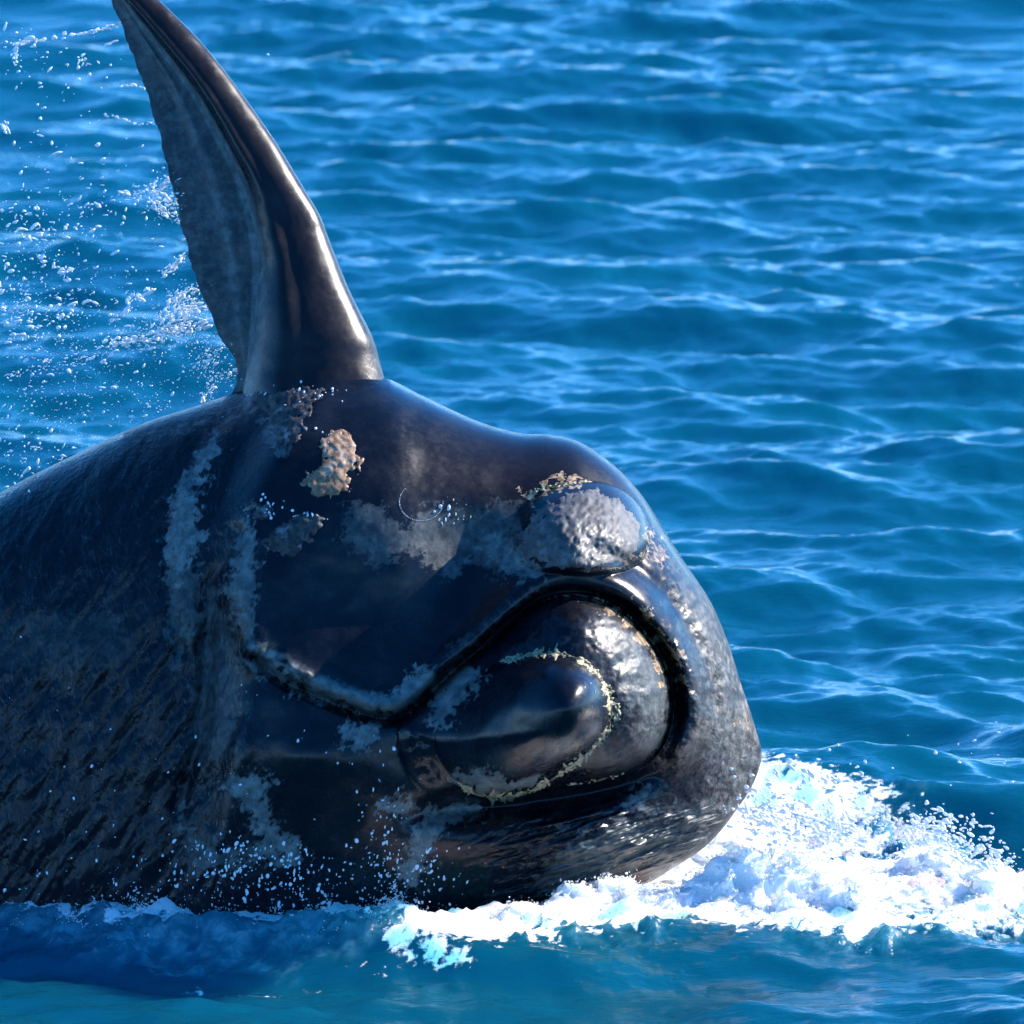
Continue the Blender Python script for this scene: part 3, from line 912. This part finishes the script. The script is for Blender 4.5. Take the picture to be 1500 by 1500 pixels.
# churned drops in the shaded wash along the flank
sLv = sL.ravel(); cand = np.where((sLv > -0.08) & (np.abs(X.ravel()) < 3.2))[0]
wl = smoothstep(-0.08, 0.12, sLv[cand]) * (0.15 + np.clip(nz(X.ravel()[cand], Y.ravel()[cand], 0.3, 221, 1.8), 0, 3) ** 1.5)
k = rng.choice(cand, 9000, p=wl / wl.sum())
pl = np.stack([X.ravel()[k], Y.ravel()[k], H.ravel()[k] + rng.normal(size=len(k)) ** 2 * 0.016], -1) + rng.normal(size=(len(k), 3)) * [0.02, 0.02, 0.002]
pp = np.vstack([pp, pl]); rr = np.concatenate([rr, rng.lognormal(math.log(0.0028), 0.35, len(k)).clip(0, 0.006)])
droplets('foam_drops', pp, rr, FOAM_M, 'small white drops and bubbles thrown over the churning foam', 1 + 0.7 * rng.random(len(pp)), rng.normal(size=(len(pp), 3)), 0.2, False)

# splash in front of the snout
pos, rad, stc, sdr = [], [], [], []
for cu, cv, su, sv, n, r in [(1150, 1190, 40, 22, 170, 2.0), (1190, 1215, 40, 20, 200, 1.9), (1240, 1215, 26, 16, 120, 2.2), (1150, 1140, 45, 16, 26, 2.6), (1230, 1145, 50, 18, 26, 2.4), (1290, 1195, 20, 8, 12, 2.4),
                             (1360, 1212, 30, 16, 200, 2.2), (1400, 1235, 36, 14, 200, 2.0), (1440, 1260, 30, 12, 120, 2.0), (1300, 1160, 90, 40, 18, 1.6), (1420, 1120, 60, 40, 8, 1.6), (1110, 1190, 18, 16, 80, 2.0),
                             (1270, 1385, 60, 10, 90, 2.0), (1450, 1400, 25, 18, 12, 2.2), (740, 1430, 60, 12, 16, 1.6)]:
    for _ in range(n):
        add(cu + rng.normal() * su, cv + rng.normal() * sv, 170 + rng.normal() * 30, r * rng.lognormal(0, 0.4), 1 + 1.3 * rng.random(), rng.normal() * 0.4 - 0.3)
pos = np.array(pos); a = np.array(sdr)
pw = P(pos[:, 0], pos[:, 1], pos[:, 2])
dirs = np.cos(a)[:, None] * RX + np.sin(a)[:, None] * UP
keepm = pw[:, 2] > 0.0
droplets('bow_splash', pw[keepm], np.clip(np.array(rad)[keepm], 0, 4) * 0.75 * PX, DROP_M, 'bright splash drops flying ahead of the whale\'s snout', np.array(stc)[keepm], dirs[keepm], 0.25)

# water beads and runnels on the flank near the waterline
pos, rad, stc, sdr = [], [], [], []
for cu, cv, su, sv, n, r in [(350, 1265, 60, 22, 150, 1.7), (300, 1310, 90, 18, 80, 1.4), (440, 1290, 60, 25, 110, 1.4), (560, 1220, 22, 50, 70, 1.3), (600, 1285, 40, 22, 130, 1.4), (150, 1290, 120, 35, 50, 1.3),
                             (110, 1130, 110, 80, 40, 1.2), (560, 740, 60, 20, 0, 1), (670, 755, 20, 10, 24, 1.2), (385, 745, 12, 8, 26, 1.4), (430, 575, 40, 10, 40, 1.3), (500, 530, 40, 8, 20, 1.0),
                             (480, 640, 14, 8, 12, 1.2), (445, 755, 18, 5, 22, 1.2), (870, 1000, 10, 8, 4, 1.8), (490, 1120, 80, 40, 16, 1.3)]:
    for _ in range(n):
        add(cu + rng.normal() * su, cv + rng.normal() * sv, 0, r * rng.lognormal(0, 0.45), 1 + 1.0 * rng.random(), 1.3 + rng.normal() * 0.3)
for t in np.linspace(0, 2 * math.pi * 0.62, 40):     # a ring-shaped bead of water on the cheek
    add(617 + 32 * math.cos(t + 2.4), 735 - 28 * math.sin(t + 2.4), 0, 0.9, 1.0, 0)
pos = np.array(pos); a = np.array(sdr)
pw = P(pos[:, 0], pos[:, 1], skin_d(pos[:, 0], pos[:, 1]) + 0.8)
dirs = np.cos(a)[:, None] * RX + np.sin(a)[:, None] * UP
keepm = (pw[:, 2] > 0.0) & (pos[:, 0] > 2) & (pos[:, 0] < 1100) & (pos[:, 1] > 556)
droplets('skin_drops', pw[keepm], np.clip(np.array(rad)[keepm], 0, 3) * 0.72 * PX, DROP_M, 'clear beads of water clinging to the whale\'s dark skin', np.array(stc)[keepm], dirs[keepm])
